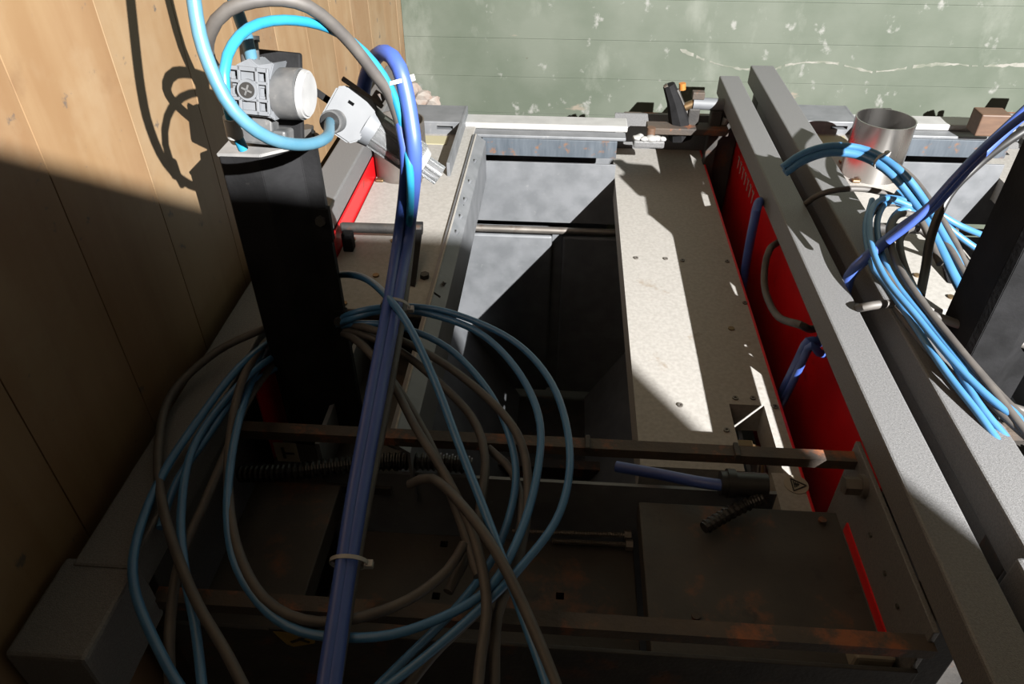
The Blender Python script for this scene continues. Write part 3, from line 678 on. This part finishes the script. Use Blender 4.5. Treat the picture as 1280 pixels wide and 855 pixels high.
hose(pz([(512, 606, 0.95), (540, 598, 0.968), (578, 632, 0.975), (620, 690, 0.97), (660, 770, 0.955), (700, 870, 0.94), (720, 940, 0.935)]), .0052, G, 'grey rubber hose with a tight hook bend in front of the crossbar', GC)
hose(pz([(580, 680, 0.945), (560, 712, 0.945), (510, 750, 0.948), (440, 774, 0.95), (380, 775, 0.952), (330, 748, 0.956), (298, 690, 0.96), (286, 620, 0.962), (288, 545, 0.966), (305, 470, 0.975), (340, 415, 0.915)]), .0050, G, 'grey rubber hose closing a ring beside the full blue ring', GC)
hose(pz([(345, 450, 0.915), (310, 500, 0.95), (285, 560, 0.945), (255, 630, 0.942), (225, 700, 0.94), (212, 790, 0.935), (215, 900, 0.93)]), .0050, D, 'grey rubber hose hanging below the blue loops on the wooden-wall side', GC)
hose(pz([(610, 560, 0.935), (640, 590, 0.93), (652, 640, 0.925), (640, 700, 0.92), (600, 760, 0.915), (540, 820, 0.91), (480, 900, 0.905)]), .0048, D, 'grey rubber hose under the crossing point of the blue loops', GC)

# hoses of the second machine
hose([PX(968, 512, .376), PX(985, 478, .374), PX(1000, 448, .373), PX(1011, 428, .373), Vector((.40, .90, .868)), Vector((.436, .95, .90))] + pz([(1062, 345, .955), (1082, 323, .985), (1125, 287, 1.01), (1165, 258, 1.06), (1215, 203, 1.12), (1262, 158, 1.16), (1310, 115, 1.20), (1350, 90, 1.22)]), .0085, 'hose_violet', 'thick dark blue hose rising from between the rails past the shiny pipe', G2)
hose([PX(974, 512, .376), PX(990, 480, .374), PX(1004, 450, .373), PX(1014, 432, .373), Vector((.40, .875, .862)), Vector((.44, .93, .86))], .006, 'hose_violet', 'violet blue hose crossing the red side panel below the rails', G2)
hose(pz([(1150, 370, .955), (1157, 335, .97), (1164, 295, 1.0), (1185, 245, 1.05), (1220, 208, 1.09), (1262, 175, 1.13), (1320, 140, 1.17), (1350, 125, 1.19)]), .0065, 'black_plastic', 'black hose arching beside the thick dark blue hose', G2)
hose(pz([(1110, 302, 1.03), (1150, 270, 1.075), (1200, 215, 1.135), (1250, 168, 1.175), (1300, 130, 1.21)]), .005, 'hose_violet', 'slim dark blue hose riding on top of the thick dark blue hose', G2)
hose([Vector((.41, 1.36, .86)), PX(948, 254, .364), PX(943, 275, .361), PX(937, 305, .366), PX(931, 340, .372), PX(924, 385, .376)], .0085, 'hose_violet', 'blue hose dropping down the gap between the top cover and the red panel', G2)
hose(pz([(981, 216, 1.00), (1005, 200, 1.02), (1040, 190, 1.03), (1080, 196, 1.03), (1115, 218, 1.02), (1145, 255, .99), (1170, 300, .965), (1195, 350, .94), (1225, 400, .91), (1265, 440, .88)]), .0075, 'hose_blue', 'bright blue hose with a cut end arching over the rails', G2)
hose(pz([(978, 209, 1.01), (1003, 192, 1.03), (1040, 182, 1.04), (1085, 188, 1.04), (1125, 213, 1.03), (1155, 250, 1.0), (1180, 295, .97), (1210, 345, .94), (1245, 395, .91), (1285, 430, .88)]), .0058, 'hose_blue', 'slim blue hose arching along the cut bright blue hose', G2)
hose(pz([(1110, 200, 1.02), (1140, 222, 1.01), (1170, 262, .99), (1195, 305, .965), (1215, 350, .94), (1230, 390, .92)]), .005, 'hose_grey', 'grey hose following the blue arch down to the coil', G2)
tie(P(1101, 201, 1.033), P(1120, 216, 1.028)-P(1085, 192, 1.036), .0125, 'white cable tie round the arching blue hoses by the shiny pipe', .004)
hose(pz([(1003, 258, .94), (1025, 243, .975), (1060, 236, .985), (1100, 240, .985), (1140, 258, .975), (1175, 290, .96)]), .005, 'hose_grey', 'grey brown hose bending down between the two rails', G2)
L2 = 'slim blue hose in the heap beside the second rail'
hose(pz([(1150, 262, .98), (1110, 248, 1.0), (1090, 262, 1.005), (1088, 300, 1.0), (1105, 345, .995), (1145, 395, .985), (1190, 450, .975), (1240, 500, .965), (1300, 545, .955)]), .0046, B, 'slim blue hose outermost in the heap, lying on the second rail', G2)
hose(pz([(1170, 280, .97), (1118, 252, .99), (1098, 270, .99), (1100, 310, .985), (1120, 355, .98), (1165, 410, .975), (1215, 470, .965), (1290, 535, .95)]), .0048, 'hose_blue', 'bright blue hose in the heap sliding along the second rail', G2)
hose(pz([(1180, 300, .965), (1135, 262, .985), (1112, 280, .985), (1118, 320, .98), (1145, 365, .975), (1180, 430, .97), (1220, 500, .96), (1260, 550, .945)]), .0046, 'hose_blue', 'bright blue hose in the heap closest to the black post', G2)
hose(pz([(1100, 246, .985), (1130, 250, .99), (1165, 262, .98), (1200, 282, .96), (1245, 300, .93), (1300, 318, .90)]), .005, 'hose_blue', 'bright blue hose stretching from the heap towards the black post', G2)
hose(pz([(1120, 240, .985), (1160, 262, .975), (1195, 292, .95), (1235, 322, .92), (1260, 350, .90)]), .005, 'hose_blue', 'bright blue hose hanging into the hopper beside the black post', G2)
L3 = 'grey hose in the heap beside the second rail'
hose(pz([(1175, 330, .96), (1150, 275, .985), (1125, 268, .995), (1112, 290, .995), (1122, 330, .99), (1150, 375, .985), (1190, 425, .98), (1235, 480, .97), (1290, 550, .955)]), .0052, G, 'grey hose topmost in the heap beside the second rail', G2)
hose(pz([(1210, 350, .945), (1180, 300, .965), (1145, 262, .975), (1105, 255, .99), (1085, 278, .99), (1092, 320, .985), (1112, 350, .98), (1150, 400, .972), (1195, 455, .965), (1245, 510, .958), (1300, 560, .95)]), .0052, G, 'grey hose wrapping round the blue bends of the heap', G2)
hose(pz([(1225, 390, .92), (1200, 345, .94), (1175, 310, .955), (1145, 285, .97), (1125, 300, .975), (1135, 345, .97), (1165, 395, .968), (1215, 455, .96), (1260, 505, .955), (1310, 550, .95)]), .0054, G, 'short grey hose inside the bend of the heap', G2)
hose(pz([(1120, 385, .962), (1155, 430, .960), (1200, 478, .958), (1240, 500, .955), (1300, 520, .95)]), .005, G, 'grey hose lowest in the heap, resting on the second rail', G2)
hose(pz([(1090, 250, .99), (1082, 285, .99), (1090, 330, .985), (1105, 352, .98), (1140, 402, .972), (1180, 462, .965), (1225, 520, .955), (1260, 570, .94)]), .0046, B, 'slim dull blue hose at the outer bend of the heap', G2)
hose([Vector((.40, 1.19, .868)), PX(962, 312, .365), PX(956, 335, .362), PX(957, 365, .36), PX(972, 395, .36), PX(1000, 406, .365), Vector((.40, .93, .868)), Vector((.430, .905, .925))] + pz([(1075, 385, .955), (1090, 382, .966), (1120, 380, .965), (1160, 392, .96), (1205, 408, .955), (1250, 422, .95), (1310, 438, .945)]), .006, G, 'thick grey hose looping over the red panel and under the rails', G2)
